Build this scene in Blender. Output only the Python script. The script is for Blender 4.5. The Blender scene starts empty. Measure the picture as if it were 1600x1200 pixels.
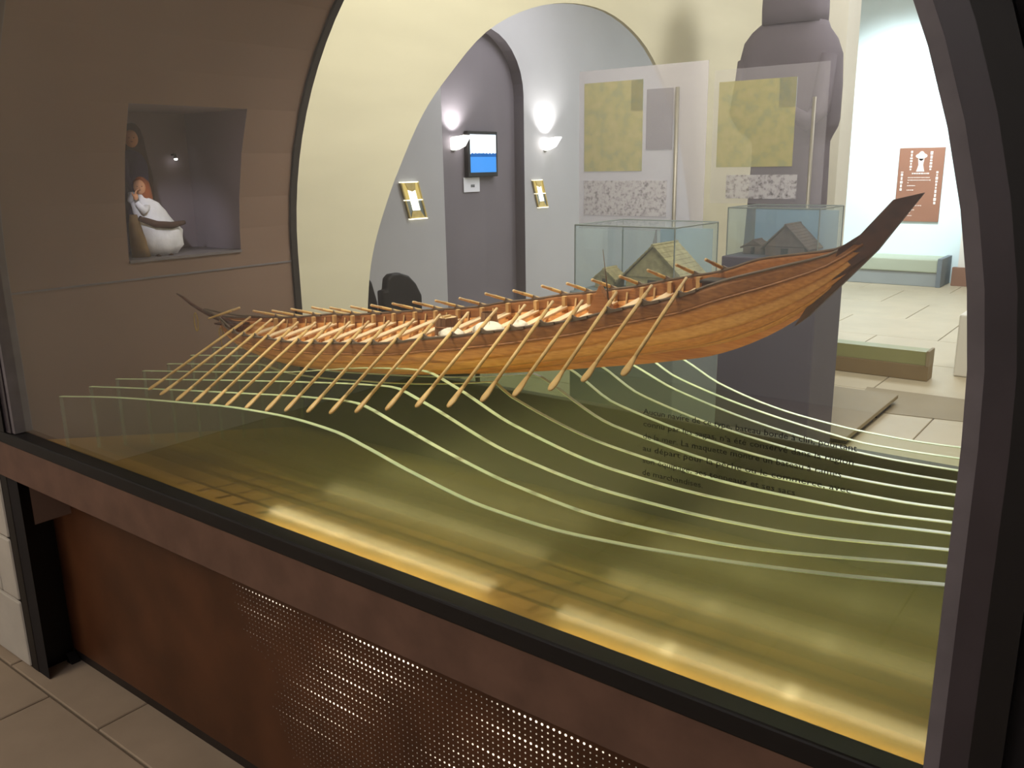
import bpy, bmesh, math, random
from mathutils import Matrix, Vector
random.seed(7)
S = bpy.context.scene
C = S.collection
PI = math.pi

# ------------------------------------------------------------------ camera, world, lights, exposure
cam_d = bpy.data.cameras.new('camera'); cam = bpy.data.objects.new('camera', cam_d); C.objects.link(cam)
cam_d.sensor_width = 36.0; cam_d.lens = 1343.0 / 1600 * 36; cam_d.clip_start = 0.02; cam_d.clip_end = 100
right = Vector((0.794, 0.608, -0.016)); down = Vector((0.137, -0.205, -0.969))
fwd = right.cross(down).normalized(); down = fwd.cross(right).normalized(); right.normalize()
M = Matrix.Identity(4)
for i, v in enumerate((right, -down, -fwd)):
    for k in range(3): M[k][i] = v[k]
M.translation = Vector((0, -0.941, 1.3))
cam.matrix_world = M
S.camera = cam
S.view_settings.view_transform = 'Standard'; S.view_settings.look = 'None'
S.view_settings.gamma = 1.0; S.view_settings.use_curve_mapping = False
S.view_settings.exposure = 0.0
try:
    S.cycles.transparent_max_bounces = 96
    S.cycles.max_bounces = 10
except Exception: pass
w = bpy.data.worlds.new('world'); S.world = w; w.use_nodes = True
w.node_tree.nodes['Background'].inputs[0].default_value = (0.05, 0.046, 0.05, 1)
w.node_tree.nodes['Background'].inputs[1].default_value = 1.0

def light(name, typ, loc, power, col=(1, 1, 1), target=None, size=0.1, spot=60, blend=0.5, size_y=None):
    d = bpy.data.lights.new(name, typ); d.energy = power; d.color = col
    if typ == 'SPOT': d.spot_size = math.radians(spot); d.spot_blend = blend; d.shadow_soft_size = size
    elif typ == 'POINT': d.shadow_soft_size = size
    elif typ == 'AREA':
        d.size = size
        if size_y: d.shape = 'RECTANGLE'; d.size_y = size_y
    o = bpy.data.objects.new(name, d); C.objects.link(o); o.location = loc
    if target is not None:
        o.rotation_euler = (Vector(target) - Vector(loc)).to_track_quat('-Z', 'Y').to_euler()
    return o
STRIP = 0.50                               # each tube section behind the rail, W
light('viewer_room_light', 'AREA', (-2.6, -2.2, 2.9), 26, (1, .88, .74), (-2.3, -1.0, 0), .8)  # unseen area light, ceiling position assumed as plausible
light('rear_wall_veil_light', 'AREA', (-1.2, -2.9, 3.2), 60, (.96, .92, 1.0), (-1.2, -4.2, 1.3), .8)  # unseen light added so the rear wall reflects as haze in the glass
light('case_spot_mid', 'SPOT', (-1.55, .10, 2.0), 44, (1, .94, .82), (-1.35, .42, .95), .02, 62, .7)
light('case_spot_bow', 'SPOT', (-.85, .08, 1.98), 24, (1, .93, .80), (-.75, .40, 1.0), .02, 58, .7)
light('corridor_light', 'AREA', (-.9, 1.5, 3.0), 46, (1, .95, .84), (-1.8, 2.4, 0), .9)  # unseen overhead light, placed so panel and plinth fronts catch it
light('corridor_wall_washer', 'AREA', (-.9, 1.25, 2.6), 5, (1, .93, .74), (-2.45, 1.4, 1.2), .4)
light('pier_fill_light', 'AREA', (-.5, 4.3, 3.1), 34, (1, .97, .92), (-1.6, 5.2, .6), .6)  # unseen light added to brighten the left pier
light('far_room_spot', 'SPOT', (-2.2, 8.5, 3.1), 560, (.86, .96, 1.0), (-2.9, 10.4, 1.55), .08, 70, .8)
light('far_room_light', 'AREA', (-2.2, 7.6, 3.2), 95, (.9, .96, 1.0), (-2.2, 7.6, 0), 1.2)  # overhead light assumed for the far room, no fixture seen
light('side_room_light', 'AREA', (-3.9, 5.6, 3.2), 40, (.97, .96, 1.0), (-4.6, 5.4, 0), 1.2)  # likewise an assumed, unseen overhead light for the side room
light('niche_fill_spot', 'SPOT', (-2.10, .22, 1.36), 5.0, (.93, .92, 1.0), (-2.60, .69, 1.10), .01, 32, .9)  # fixtureless lamp added to brighten the niche

# ------------------------------------------------------------------ materials
def lin(c):
    return tuple((x / 12.92 if x <= .04045 else ((x + .055) / 1.055) ** 2.4) for x in [v / 255 for v in c])
MATS = {}
def mat(name, rgb, rough=.6, var=.12, scale=8.0, metallic=0.0, bump=0.0, stretch=None, rgb2=None, detail=4.0, spec=.4):
    m = bpy.data.materials.new(name); m.use_nodes = True; nt = m.node_tree; b = nt.nodes['Principled BSDF']
    c1 = lin(rgb); c2 = lin(rgb2) if rgb2 else tuple(x * (1 - var) for x in c1)
    tc = nt.nodes.new('ShaderNodeTexCoord'); mp = nt.nodes.new('ShaderNodeMapping')
    if stretch: mp.inputs['Scale'].default_value = stretch
    n = nt.nodes.new('ShaderNodeTexNoise'); n.inputs['Scale'].default_value = scale; n.inputs['Detail'].default_value = detail
    r = nt.nodes.new('ShaderNodeValToRGB'); r.color_ramp.elements[0].position = .35; r.color_ramp.elements[1].position = .68
    r.color_ramp.elements[0].color = (*c2, 1); r.color_ramp.elements[1].color = (*c1, 1)
    nt.links.new(tc.outputs['Object'], mp.inputs[0]); nt.links.new(mp.outputs[0], n.inputs['Vector'])
    nt.links.new(n.outputs['Fac'], r.inputs[0]); nt.links.new(r.outputs[0], b.inputs['Base Color'])
    b.inputs['Roughness'].default_value = rough; b.inputs['Metallic'].default_value = metallic
    b.inputs['Specular IOR Level'].default_value = spec
    if bump:
        bp = nt.nodes.new('ShaderNodeBump'); bp.inputs['Strength'].default_value = bump; bp.inputs['Distance'].default_value = .01
        nt.links.new(n.outputs['Fac'], bp.inputs['Height']); nt.links.new(bp.outputs[0], b.inputs['Normal'])
    MATS[name] = m
    return m
def emit(name, rgb, strength):
    m = bpy.data.materials.new(name); m.use_nodes = True; nt = m.node_tree; nt.nodes.clear()
    e = nt.nodes.new('ShaderNodeEmission'); o = nt.nodes.new('ShaderNodeOutputMaterial')
    e.inputs[0].default_value = (*lin(rgb), 1); e.inputs[1].default_value = strength
    nt.links.new(e.outputs[0], o.inputs[0]); MATS[name] = m
    return m
def glass(name, tint, refl=.04, graze=.6, haze=0.0, hazecol=(.8, .85, .8), rough=0.0):
    # thin clear sheet: tinted straight-through light, mirror reflection rising at grazing angles, a little surface haze
    m = bpy.data.materials.new(name); m.use_nodes = True; nt = m.node_tree; nt.nodes.clear()
    o = nt.nodes.new('ShaderNodeOutputMaterial'); t = nt.nodes.new('ShaderNodeBsdfTransparent'); g = nt.nodes.new('ShaderNodeBsdfGlossy')
    t.inputs[0].default_value = (*tint, 1); g.inputs['Roughness'].default_value = rough; g.inputs[0].default_value = (1, 1, 1, 1)
    lw = nt.nodes.new('ShaderNodeLayerWeight'); lw.inputs['Blend'].default_value = .5
    p = nt.nodes.new('ShaderNodeMath'); p.operation = 'POWER'; p.inputs[1].default_value = 5
    ml = nt.nodes.new('ShaderNodeMath'); ml.operation = 'MULTIPLY_ADD'; ml.inputs[1].default_value = graze; ml.inputs[2].default_value = refl
    nt.links.new(lw.outputs['Facing'], p.inputs[0]); nt.links.new(p.outputs[0], ml.inputs[0])
    mx = nt.nodes.new('ShaderNodeMixShader'); nt.links.new(ml.outputs[0], mx.inputs[0]); nt.links.new(g.outputs[0], mx.inputs[2])
    if haze > 0:
        d = nt.nodes.new('ShaderNodeBsdfDiffuse'); d.inputs[0].default_value = (*hazecol, 1)
        hx = nt.nodes.new('ShaderNodeMixShader'); hx.inputs[0].default_value = haze
        nt.links.new(t.outputs[0], hx.inputs[1]); nt.links.new(d.outputs[0], hx.inputs[2]); nt.links.new(hx.outputs[0], mx.inputs[1])
    else: nt.links.new(t.outputs[0], mx.inputs[1])
    nt.links.new(mx.outputs[0], o.inputs[0]); MATS[name] = m
    return m
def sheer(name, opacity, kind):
    # reflection built as a sheet: partly see-through, the rest holds the reflected colours
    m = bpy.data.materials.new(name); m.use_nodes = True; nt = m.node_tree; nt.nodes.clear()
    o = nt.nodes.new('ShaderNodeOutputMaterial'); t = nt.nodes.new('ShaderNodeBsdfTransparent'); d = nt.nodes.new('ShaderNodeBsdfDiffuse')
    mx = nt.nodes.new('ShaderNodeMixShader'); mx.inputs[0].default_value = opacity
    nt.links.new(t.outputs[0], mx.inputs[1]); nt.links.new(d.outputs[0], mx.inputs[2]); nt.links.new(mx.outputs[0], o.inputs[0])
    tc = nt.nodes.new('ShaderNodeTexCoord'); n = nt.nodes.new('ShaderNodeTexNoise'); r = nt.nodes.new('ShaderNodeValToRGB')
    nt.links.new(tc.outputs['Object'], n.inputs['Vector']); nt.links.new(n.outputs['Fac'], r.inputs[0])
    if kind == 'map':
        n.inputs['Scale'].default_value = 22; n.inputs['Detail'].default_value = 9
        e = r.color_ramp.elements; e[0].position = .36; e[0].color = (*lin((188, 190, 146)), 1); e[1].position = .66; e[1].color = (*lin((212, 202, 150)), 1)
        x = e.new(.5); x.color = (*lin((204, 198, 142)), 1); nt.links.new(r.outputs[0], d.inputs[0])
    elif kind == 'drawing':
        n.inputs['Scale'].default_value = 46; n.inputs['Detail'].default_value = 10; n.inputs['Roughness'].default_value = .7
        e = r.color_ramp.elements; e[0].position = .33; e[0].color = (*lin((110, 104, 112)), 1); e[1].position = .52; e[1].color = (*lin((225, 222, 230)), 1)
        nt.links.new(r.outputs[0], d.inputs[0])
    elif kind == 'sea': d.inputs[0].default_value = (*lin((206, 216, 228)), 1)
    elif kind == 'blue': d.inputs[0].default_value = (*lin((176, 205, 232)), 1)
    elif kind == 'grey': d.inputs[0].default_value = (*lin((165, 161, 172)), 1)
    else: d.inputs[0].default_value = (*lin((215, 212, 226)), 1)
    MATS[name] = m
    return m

mat('brown_paint', (130, 106, 92), .55, .10, 3, bump=.03)
mat('brown_metal', (112, 84, 70), .5, .25, 14, spec=.3)
mat('rust_metal', (92, 56, 34), .45, .35, 6, spec=.35)
mat('dark_metal', (34, 27, 26), .45, .2, 20)
mat('black_metal', (16, 13, 14), .5, .2, 20)
mat('bead_grey', (120, 114, 118), .4, .2, 20)
mat('frame_glossy', (70, 63, 68), .25, .3, 6)
mat('unlit_wall', (22, 18, 20), .8, .2, 5)  # near-black stands for a wall that gets no light
mat('cream_plaster', (222, 218, 196), .9, .09, 2.2, bump=.12, stretch=(1, .5, 2.5))
mat('white_plaster', (232, 230, 222), .9, .05, 2.5, bump=.08)
mat('blue_white', (218, 234, 236), .9, .03, 2)
mat('grey_plaster', (178, 177, 180), .9, .06, 2)
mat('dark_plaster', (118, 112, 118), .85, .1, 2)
mat('stone_block', (196, 190, 178), .9, .14, 6, bump=.25)
mat('stone_tile', (168, 150, 128), .8, .14, 5, bump=.06)
mat('stone_tile_far', (198, 186, 160), .45, .10, 3, bump=.03)
mat('grout', (118, 106, 90), .9, .1, 20)
mat('dark_tile', (150, 136, 108), .6, .1, 3)
mat('ochre_board', (146, 110, 50), .5, .12, 5)
mat('wood_orange', (232, 168, 92), .42, .25, 9, stretch=(2.2, 30, 30), rgb2=(206, 138, 68))
mat('wood_gold', (240, 186, 110), .42, .25, 9, stretch=(2.2, 30, 30), rgb2=(218, 156, 82))
mat('wood_dark', (168, 114, 62), .5, .3, 9, stretch=(2.2, 30, 30), rgb2=(136, 88, 46))
mat('wood_stem', (92, 58, 40), .5, .3, 9, stretch=(4, 30, 8), rgb2=(66, 40, 28))
mat('wood_pale', (224, 196, 146), .6, .14, 20, rgb2=(196, 164, 112))
mat('wood_oar', (226, 192, 124), .5, .14, 30, rgb2=(204, 166, 98))
mat('wood_bench', (232, 206, 164), .6, .1, 25)
mat('wood_post', (206, 166, 106), .6, .2, 30)
mat('rail_grey', (112, 96, 78), .5, .2, 40)
mat('rope', (176, 146, 74), .9, .2, 90)
mat('barrel_wood', (140, 104, 70), .7, .3, 40, stretch=(1, 1, .1))
mat('sack', (232, 228, 206), .95, .1, 60, bump=.4)
mat('silhouette_grey', (104, 97, 108), .85, .18, 4, bump=.1)  # dark tone of a person's reflection, used for the solid figure
mat('plinth_slate', (92, 90, 104), .7, .1, 4)
mat('plinth_blue', (120, 132, 140), .7, .1, 4)
mat('thatch', (196, 180, 136), .95, .35, 40, bump=.4)
mat('house_dimmed', (120, 98, 92), .9, .3, 30, bump=.3)  # darker colour for the second, dimmer reflection of the houses
mat('steel_pole', (150, 146, 138), .4, .1, 20, metallic=.3)
mat('sign_brown', (142, 98, 76), .6, .08, 4)
mat('sign_print', (226, 214, 206), .7, .02, 4)
mat('bench_grey', (150, 158, 158), .6, .08, 4)
mat('bench_green', (176, 186, 166), .6, .06, 4)
mat('base_brown', (140, 104, 84), .7, .1, 4)
mat('barrier_olive', (150, 152, 104), .35, .08, 4)
mat('barrier_brown', (140, 120, 86), .6, .1, 4)
mat('chair_black', (20, 19, 22), .5, .1, 10)
mat('plastic_white', (220, 220, 228), .6, .03, 4)
mat('print_dark', (40, 40, 44), .8, .02, 4)
mat('lamp_body', (225, 225, 225), .5, .05, 4)
mat('gold_frame', (214, 190, 120), .4, .2, 30)
mat('skin', (206, 150, 112), .7, .08, 30)
mat('hair_red', (150, 80, 40), .8, .3, 60)
mat('hair_dark', (62, 38, 28), .8, .3, 60)
mat('cloak_white', (226, 226, 230), .9, .14, 30, bump=.3)
mat('dress_violet', (70, 58, 92), .9, .3, 30, bump=.3)
mat('skirt_tan', (150, 122, 84), .9, .3, 30, bump=.3)
mat('robe_brown', (74, 50, 40), .9, .3, 30, bump=.3)
mat('niche_paint', (150, 138, 146), .9, .04, 4)
mat('text_print', (26, 24, 22), .8, .02, 4)
glass('case_glass', (.985, .985, .98), .035, .5)
glass('wave_glass', (.940, .955, .915), .006, .25, haze=.010, hazecol=(.40, .50, .30), rough=.27)
glass('vitrine_glass', (.93, .96, .965), .05, .4, haze=.05, hazecol=(.75, .86, .95))
glass('side_glass', (.93, .95, .92), .03, .3, haze=.13, hazecol=(.7, .8, .7))
mat('wave_edge', (218, 232, 176), .3, .1, 30, rgb2=(190, 214, 160), spec=.8)
mat('vitrine_edge', (128, 138, 140), .4, .1, 20)
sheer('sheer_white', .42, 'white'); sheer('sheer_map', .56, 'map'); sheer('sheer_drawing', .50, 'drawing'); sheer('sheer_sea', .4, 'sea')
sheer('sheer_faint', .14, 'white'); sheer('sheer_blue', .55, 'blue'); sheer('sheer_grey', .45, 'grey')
emit('screen_sky', (225, 240, 255), 2.6); emit('screen_blue', (70, 150, 235), 1.3); emit('screen_shore', (40, 110, 190), 1.0)
emit('screen_glow', (20, 60, 220), 1.4)
emit('lamp_glow', (255, 252, 245), 9.0); emit('lantern_glow', (255, 250, 225), 2.2); emit('lantern_amber', (232, 205, 120), .9); emit('led_glow', (255, 214, 120), 3.0)

# ------------------------------------------------------------------ helpers
def obj(name, verts, faces, m, parent=None, smooth=False):
    me = bpy.data.meshes.new(name); me.from_pydata([tuple(v) for v in verts], [], faces); me.update()
    bm = bmesh.new(); bm.from_mesh(me); bmesh.ops.recalc_face_normals(bm, faces=bm.faces); bm.to_mesh(me); bm.free()
    ms = m if isinstance(m, (list, tuple)) else [m]
    for x in ms: me.materials.append(MATS[x] if isinstance(x, str) else x)
    if smooth:
        for p in me.polygons: p.use_smooth = True
    o = bpy.data.objects.new(name, me); C.objects.link(o)
    if parent: o.parent = parent; o.matrix_parent_inverse = Matrix.Identity(4) if parent.type != 'EMPTY' else parent_inv(parent)
    return o
def parent_inv(p):
    return Matrix.Translation(p.location).inverted()
def tag(o, label=None, cat=None, group=None, kind=None):
    if label: o['label'] = label
    if cat: o['category'] = cat
    if group: o['group'] = group
    if kind: o['kind'] = kind
    return o
def empty(name, loc, label, cat, group=None):
    e = bpy.data.objects.new(name, None); C.objects.link(e); e.location = loc; e.empty_display_size = .05
    return tag(e, label, cat, group)
class G:
    """collects shapes in world coordinates"""
    def __init__(s): s.v = []; s.f = []
    def add(s, vs, fs):
        n = len(s.v); s.v += [tuple(v) for v in vs]; s.f += [tuple(i + n for i in f) for f in fs]; return s
    def box(s, x0, x1, y0, y1, z0, z1):
        return s.add([(x0, y0, z0), (x1, y0, z0), (x1, y1, z0), (x0, y1, z0), (x0, y0, z1), (x1, y0, z1), (x1, y1, z1), (x0, y1, z1)],
                     [(0, 3, 2, 1), (4, 5, 6, 7), (0, 1, 5, 4), (1, 2, 6, 5), (2, 3, 7, 6), (3, 0, 4, 7)])
    def tube(s, pts, rad, n=8, flat=None, up=(0, 0, 1)):
        """swept tube; rad a number or list; flat = (list) vertical squash per point"""
        pts = [Vector(p) for p in pts]; R = rad if isinstance(rad, (list, tuple)) else [rad] * len(pts)
        F = flat or [1.0] * len(pts); vs = []
        for i, p in enumerate(pts):
            t = (pts[min(i + 1, len(pts) - 1)] - pts[max(i - 1, 0)]).normalized()
            a = t.cross(Vector(up)); a = a.normalized() if a.length > 1e-6 else Vector((1, 0, 0)); b = a.cross(t).normalized()
            for k in range(n):
                th = 2 * PI * k / n; vs.append(p + a * (math.cos(th) * R[i]) + b * (math.sin(th) * R[i] * F[i]))
        fs = []
        for i in range(len(pts) - 1):
            for k in range(n): fs.append((i * n + k, i * n + (k + 1) % n, (i + 1) * n + (k + 1) % n, (i + 1) * n + k))
        fs.append(tuple(range(n))); fs.append(tuple((len(pts) - 1) * n + k for k in range(n)))
        return s.add(vs, fs)
    def loft(s, rings):
        n = len(rings[0]); vs = [v for r in rings for v in r]; fs = []
        for i in range(len(rings) - 1):
            for k in range(n): fs.append((i * n + k, i * n + (k + 1) % n, (i + 1) * n + (k + 1) % n, (i + 1) * n + k))
        fs.append(tuple(range(n))); fs.append(tuple((len(rings) - 1) * n + k for k in range(n)))
        return s.add(vs, fs)
    def prism(s, poly, axis, a, b):
        """2D polygon extruded along axis ('x','y','z') from a to b"""
        def P(u, v, w): return (w, u, v) if axis == 'x' else ((u, w, v) if axis == 'y' else (u, v, w))
        n = len(poly); vs = [P(u, v, a) for u, v in poly] + [P(u, v, b) for u, v in poly]
        fs = [tuple(range(n)), tuple(range(2 * n - 1, n - 1, -1))] + [(i, (i + 1) % n, n + (i + 1) % n, n + i) for i in range(n)]
        return s.add(vs, fs)
    def ball(s, c, rx, ry, rz, nu=12, nv=8):
        rings = []
        for j in range(nv + 1):
            ph = -PI / 2 + PI * (j + .02 if j == 0 else (j - .02 if j == nv else j)) / nv
            rings.append([(c[0] + rx * math.cos(ph) * math.cos(2 * PI * k / nu), c[1] + ry * math.cos(ph) * math.sin(2 * PI * k / nu), c[2] + rz * math.sin(ph)) for k in range(nu)])
        return s.loft(rings)
    def build(s, name, m, parent=None, smooth=False): return obj(name, s.v, s.f, m, parent, smooth)
def bevel(o, wd, seg=2):
    b = o.modifiers.new('bevel', 'BEVEL'); b.width = wd; b.segments = seg; b.limit_method = 'ANGLE'; return o
def interp(xs, ys, x):
    if x <= xs[0]: return ys[0]
    for i in range(len(xs) - 1):
        if x <= xs[i + 1]:
            # monotone-ish cubic
            h = xs[i + 1] - xs[i]; t = (x - xs[i]) / h
            def sl(k):
                if k == 0: return (ys[1] - ys[0]) / (xs[1] - xs[0])
                if k == len(xs) - 1: return (ys[-1] - ys[-2]) / (xs[-1] - xs[-2])
                a = (ys[k] - ys[k - 1]) / (xs[k] - xs[k - 1]); b = (ys[k + 1] - ys[k]) / (xs[k + 1] - xs[k])
                return 0 if a * b <= 0 else 2 * a * b / (a + b)
            m0, m1 = sl(i) * h, sl(i + 1) * h
            return (2*t**3 - 3*t*t + 1) * ys[i] + (t**3 - 2*t*t + t) * m0 + (-2*t**3 + 3*t*t) * ys[i + 1] + (t**3 - t*t) * m1
    return ys[-1]
ORD = ['', 'first', 'second', 'third', 'fourth', 'fifth', 'sixth', 'seventh', 'eighth', 'ninth', 'tenth', 'eleventh', 'twelfth', 'thirteenth',
       'fourteenth', 'fifteenth', 'sixteenth', 'seventeenth', 'eighteenth', 'nineteenth', 'twentieth']

# ------------------------------------------------------------------ setting: floors and walls
FZ = -.145
ACX, ACZ, AR = -1.267, 1.02, 1.132          # arch of the display opening
DEEP = .945
def tiled_floor(name, x0, x1, y0, y1, step, m, off=0.0, skip=None):
    f = G().box(x0, x1, y0, y1, FZ - .08, FZ - .006).build(name, 'grout'); tag(f, kind='structure')
    ix = 0; y = y0; row = 0
    while y < y1 - .01:
        x = x0 - (step * .5 if row % 2 else 0)
        while x < x1 - .01:
            a, b, c, d = max(x, x0) + .003, min(x + step, x1) - .003, y + .003, min(y + step, y1) - .003
            if b - a > .02:
                bevel(G().box(a, b, c, d, FZ - .03, FZ - random.random() * .0015).build('tile', m, f), .003, 1)
            x += step
        y += step; row += 1
    return f
tiled_floor('floor', -4.2, 3.2, -4.2, .13, .52, 'stone_tile')
tiled_floor('floor', -6.2, 1.2, .945, 10.5, .95, 'stone_tile_far')

# front wall around the arch, missing light painted near-black; corridor side in cream
angs = [0, 5, 10, 15, 20, 27, 34, 41, 48, 55, 62, 69, 76, 83, 90, 97, 104, 111, 118, 125, 132, 139, 146, 151, 156, 163, 170, 175, 178.5, 180]
def arch_pt(a, r=AR): return (ACX + r * math.cos(math.radians(a)), ACZ + r * math.sin(math.radians(a)))
def arch_wall(name, y, r, x0, x1, z0, z1, m):
    def outer(p):
        dx, dz = p[0] - ACX, p[1] - ACZ
        if dz < 1e-6: return (x1 if dx > 0 else x0, ACZ)
        t = min((x1 - ACX) / dx if dx > 1e-6 else ((x0 - ACX) / dx if dx < -1e-6 else 1e9), (z1 - ACZ) / dz)
        return (ACX + dx * t, ACZ + dz * t)
    inn = [arch_pt(a, r) for a in angs]; out = [outer(p) for p in inn]; n = len(inn)
    # pass through the corners
    vs = [(p[0], y, p[1]) for p in inn] + [(p[0], y, p[1]) for p in out]; fs = [(i, i + 1, n + i + 1, n + i) for i in range(n - 1)]
    for i in range(n - 1):
        a, b = out[i], out[i + 1]
        if abs(a[0] - b[0]) > 1e-4 and abs(a[1] - b[1]) > 1e-4:
            vs.append((x1 if a[0] > ACX else x0, y, z1)); fs.append((n + i, n + i + 1, len(vs) - 1))
    k = len(vs); vs += [(ACX + r, y, ACZ), (x1, y, ACZ), (x1, y, z0), (ACX + r, y, z0), (ACX - r, y, ACZ), (x0, y, ACZ), (x0, y, z0), (ACX - r, y, z0)]
    fs += [(k, k + 1, k + 2, k + 3), (k + 4, k + 5, k + 6, k + 7)]
    return tag(obj(name, vs, fs, m), kind='structure')
arch_wall('wall_front', -.004, AR + .062, -2.60, 2.2, FZ, 3.4, 'unlit_wall')
arch_wall('wall_back', DEEP + .012, AR, -2.45, 2.2, FZ, 3.4, 'cream_plaster')
# underside (soffit) of the arch with a niche added for a reflected picture
NY0, NY1 = .365, .745
vs, fs = [], []
prof = [(ACX + AR, .36)] + [arch_pt(a) for a in angs] + [(ACX - AR, .36)]
ys = [0.0, NY0, NY1, DEEP]
for p in prof:
    for y in ys: vs.append((p[0], y, p[1]))
for i in range(len(prof) - 1):
    for j in range(3):
        if j == 1 and i >= 1 and i - 1 < len(angs) - 1 and 156 <= angs[i - 1] < 178.4: continue
        fs.append((i * 4 + j, i * 4 + j + 1, (i + 1) * 4 + j + 1, (i + 1) * 4 + j))
tag(obj('wall_arch_soffit', vs, fs, 'brown_paint'), kind='structure')
# niche box behind the opening, made up to hold a reflected picture
zt, zb = arch_pt(156)[1], arch_pt(178.5)[1]; xt, xb = arch_pt(156)[0], arch_pt(178.5)[0]; NX = -2.64
edge = [arch_pt(a) for a in (156, 163, 170, 175, 178.5)]
vs = [(NX, NY0, zb), (NX, NY1, zb), (NX, NY1, zt), (NX, NY0, zt)] + [(p[0], NY0, p[1]) for p in edge] + [(p[0], NY1, p[1]) for p in edge]
fs = [(0, 1, 2, 3), (3, 2, 9, 4), (0, 1, 13, 8), (0, 3, 4, 5, 6, 7, 8), (1, 2, 9, 10, 11, 12, 13)]
tag(obj('wall_added_niche', vs, fs, 'niche_paint'), kind='structure')
tag(G().box(NX, xb + .006, NY0, NY1, zb - .005, zb + .002).build('trim_1', 'bead_grey'), kind='structure')
tag(G().box(-2.405, -2.396, .02, DEEP, .994, .999).build('trim_2', 'bead_grey'), kind='structure')
# stone wall at far left of the viewer's room and steel side plate in the recess
blk = tag(G().box(-4.2, -2.566, -.003, .4, FZ, 3.4).build('wall_left', 'grout'), kind='structure')
zz = FZ
for r, h in enumerate([.22, .2, .19] + [.2, .23, .19, .21] * 3 + [.22, .2]):
    x = -4.2 + (.2 if r % 2 else 0)
    while x < -2.57:
        bevel(G().box(max(x, -4.2), min(x + .44, -2.57) - .004, -.010, .05, zz + .002, zz + h - .004).build('stone', 'stone_block', blk), .006, 2); x += .44
    zz += h
tag(bevel(G().box(-2.565, -2.525, -.006, .102, FZ, .487).build('trim_3', 'black_metal'), .002), kind='structure')

# viewer's room behind the camera
tag(G().box(-4.2, 3.2, -4.3, -4.2, FZ, 3.4).build('wall_rear', 'white_plaster'), kind='structure')
tag(G().box(-4.3, -4.2, -4.3, .4, FZ, 3.4).build('wall_left', 'white_plaster'), kind='structure')
tag(G().box(-4.3, 3.2, -4.3, -.003, 3.4, 3.5).build('ceiling', 'white_plaster'), kind='structure')
# corridor beyond the case: its left wall holds a wide arch into a side room
LX = -2.45
A2 = [(1.26, FZ), (1.30, .5), (1.332, .805), (1.368, .974), (1.442, 1.139), (1.541, 1.306), (1.68, 1.502), (1.841, 1.657), (2.096, 1.853), (2.42, 1.985), (2.785, 2.05),
      (3.143, 2.035), (3.484, 1.914), (3.76, 1.678), (3.94, 1.431), (4.066, 1.126), (4.163, .804), (4.19, .5), (4.2, FZ)]
# smooth the outline
def smooth_line(P, n=4):
    out = []
    for i in range(len(P) - 1):
        p0, p1, p2, p3 = P[max(i - 1, 0)], P[i], P[i + 1], P[min(i + 2, len(P) - 1)]
        for k in range(n):
            t = k / n
            out.append(tuple(.5 * ((2 * p1[c]) + (-p0[c] + p2[c]) * t + (2*p0[c] - 5*p1[c] + 4*p2[c] - p3[c]) * t*t + (-p0[c] + 3*p1[c] - 3*p2[c] + p3[c]) * t**3) for c in range(2)))
    return out + [P[-1]]
A2 = smooth_line(A2)
Y0, Y1, ZT = DEEP + .013, 5.5, 3.4; yc = 2.73
def outer2(p):
    dy, dz = p[0] - yc, p[1] - FZ
    if dz < 1e-5: return (Y0 if dy < 0 else Y1, FZ)
    t = min(((Y0 - yc) / dy if dy < -1e-6 else ((Y1 - yc) / dy if dy > 1e-6 else 1e9)), (ZT - FZ) / dz)
    return (yc + dy * t, FZ + dz * t)
O2 = [outer2(p) for p in A2]; n = len(A2); vs, fs = [], []
for x in (LX, LX - .02):
    vs += [(x, p[0], p[1]) for p in A2] + [(x, p[0], p[1]) for p in O2]
for b in (0, 2 * n):
    fs += [(b + i, b + i + 1, b + n + i + 1, b + n + i) for i in range(n - 1)]
    for i in range(n - 1):
        a, c = O2[i], O2[i + 1]
        if abs(a[0] - c[0]) > 1e-4 and abs(a[1] - c[1]) > 1e-4:
            vs.append((LX if b == 0 else LX - .02, Y0 if a[0] < yc else Y1, ZT)); fs.append((b + n + i, b + n + i + 1, len(vs) - 1))
fs += [(i, i + 1, 2 * n + i + 1, 2 * n + i) for i in range(n - 1)]
tag(obj('wall_corridor_left', vs, fs, 'cream_plaster'), kind='structure')
# cross wall with a tall opening, and the far room
tag(G().box(LX, -1.985, 5.43, 5.7, FZ, 3.4).build('wall_pier_left', 'white_plaster'), kind='structure')
tag(bevel(G().box(-1.1, 1.2, 5.43, 5.9, FZ, .28).build('wall_pier_right', 'white_plaster'), .01), kind='structure')
tag(G().box(-5.2, 1.2, 10.4, 10.6, FZ, 3.4).build('wall_far', 'blue_white'), kind='structure')
tag(G().box(-2.0, 1.2, 10.2, 10.4, .07, 3.4).build('wall_far_return', 'white_plaster'), kind='structure')
tag(bevel(G().box(-2.05, 1.2, 10.15, 10.22, FZ, .07).build('baseboard_far', 'base_brown'), .004), kind='structure')
tag(G().box(1.2, 1.3, .945, 10.6, FZ, 3.4).build('wall_corridor_right', 'white_plaster'), kind='structure')
tag(G().box(-6.3, 1.3, .9, 10.6, 3.4, 3.5).build('ceiling', 'white_plaster'), kind='structure')
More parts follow.
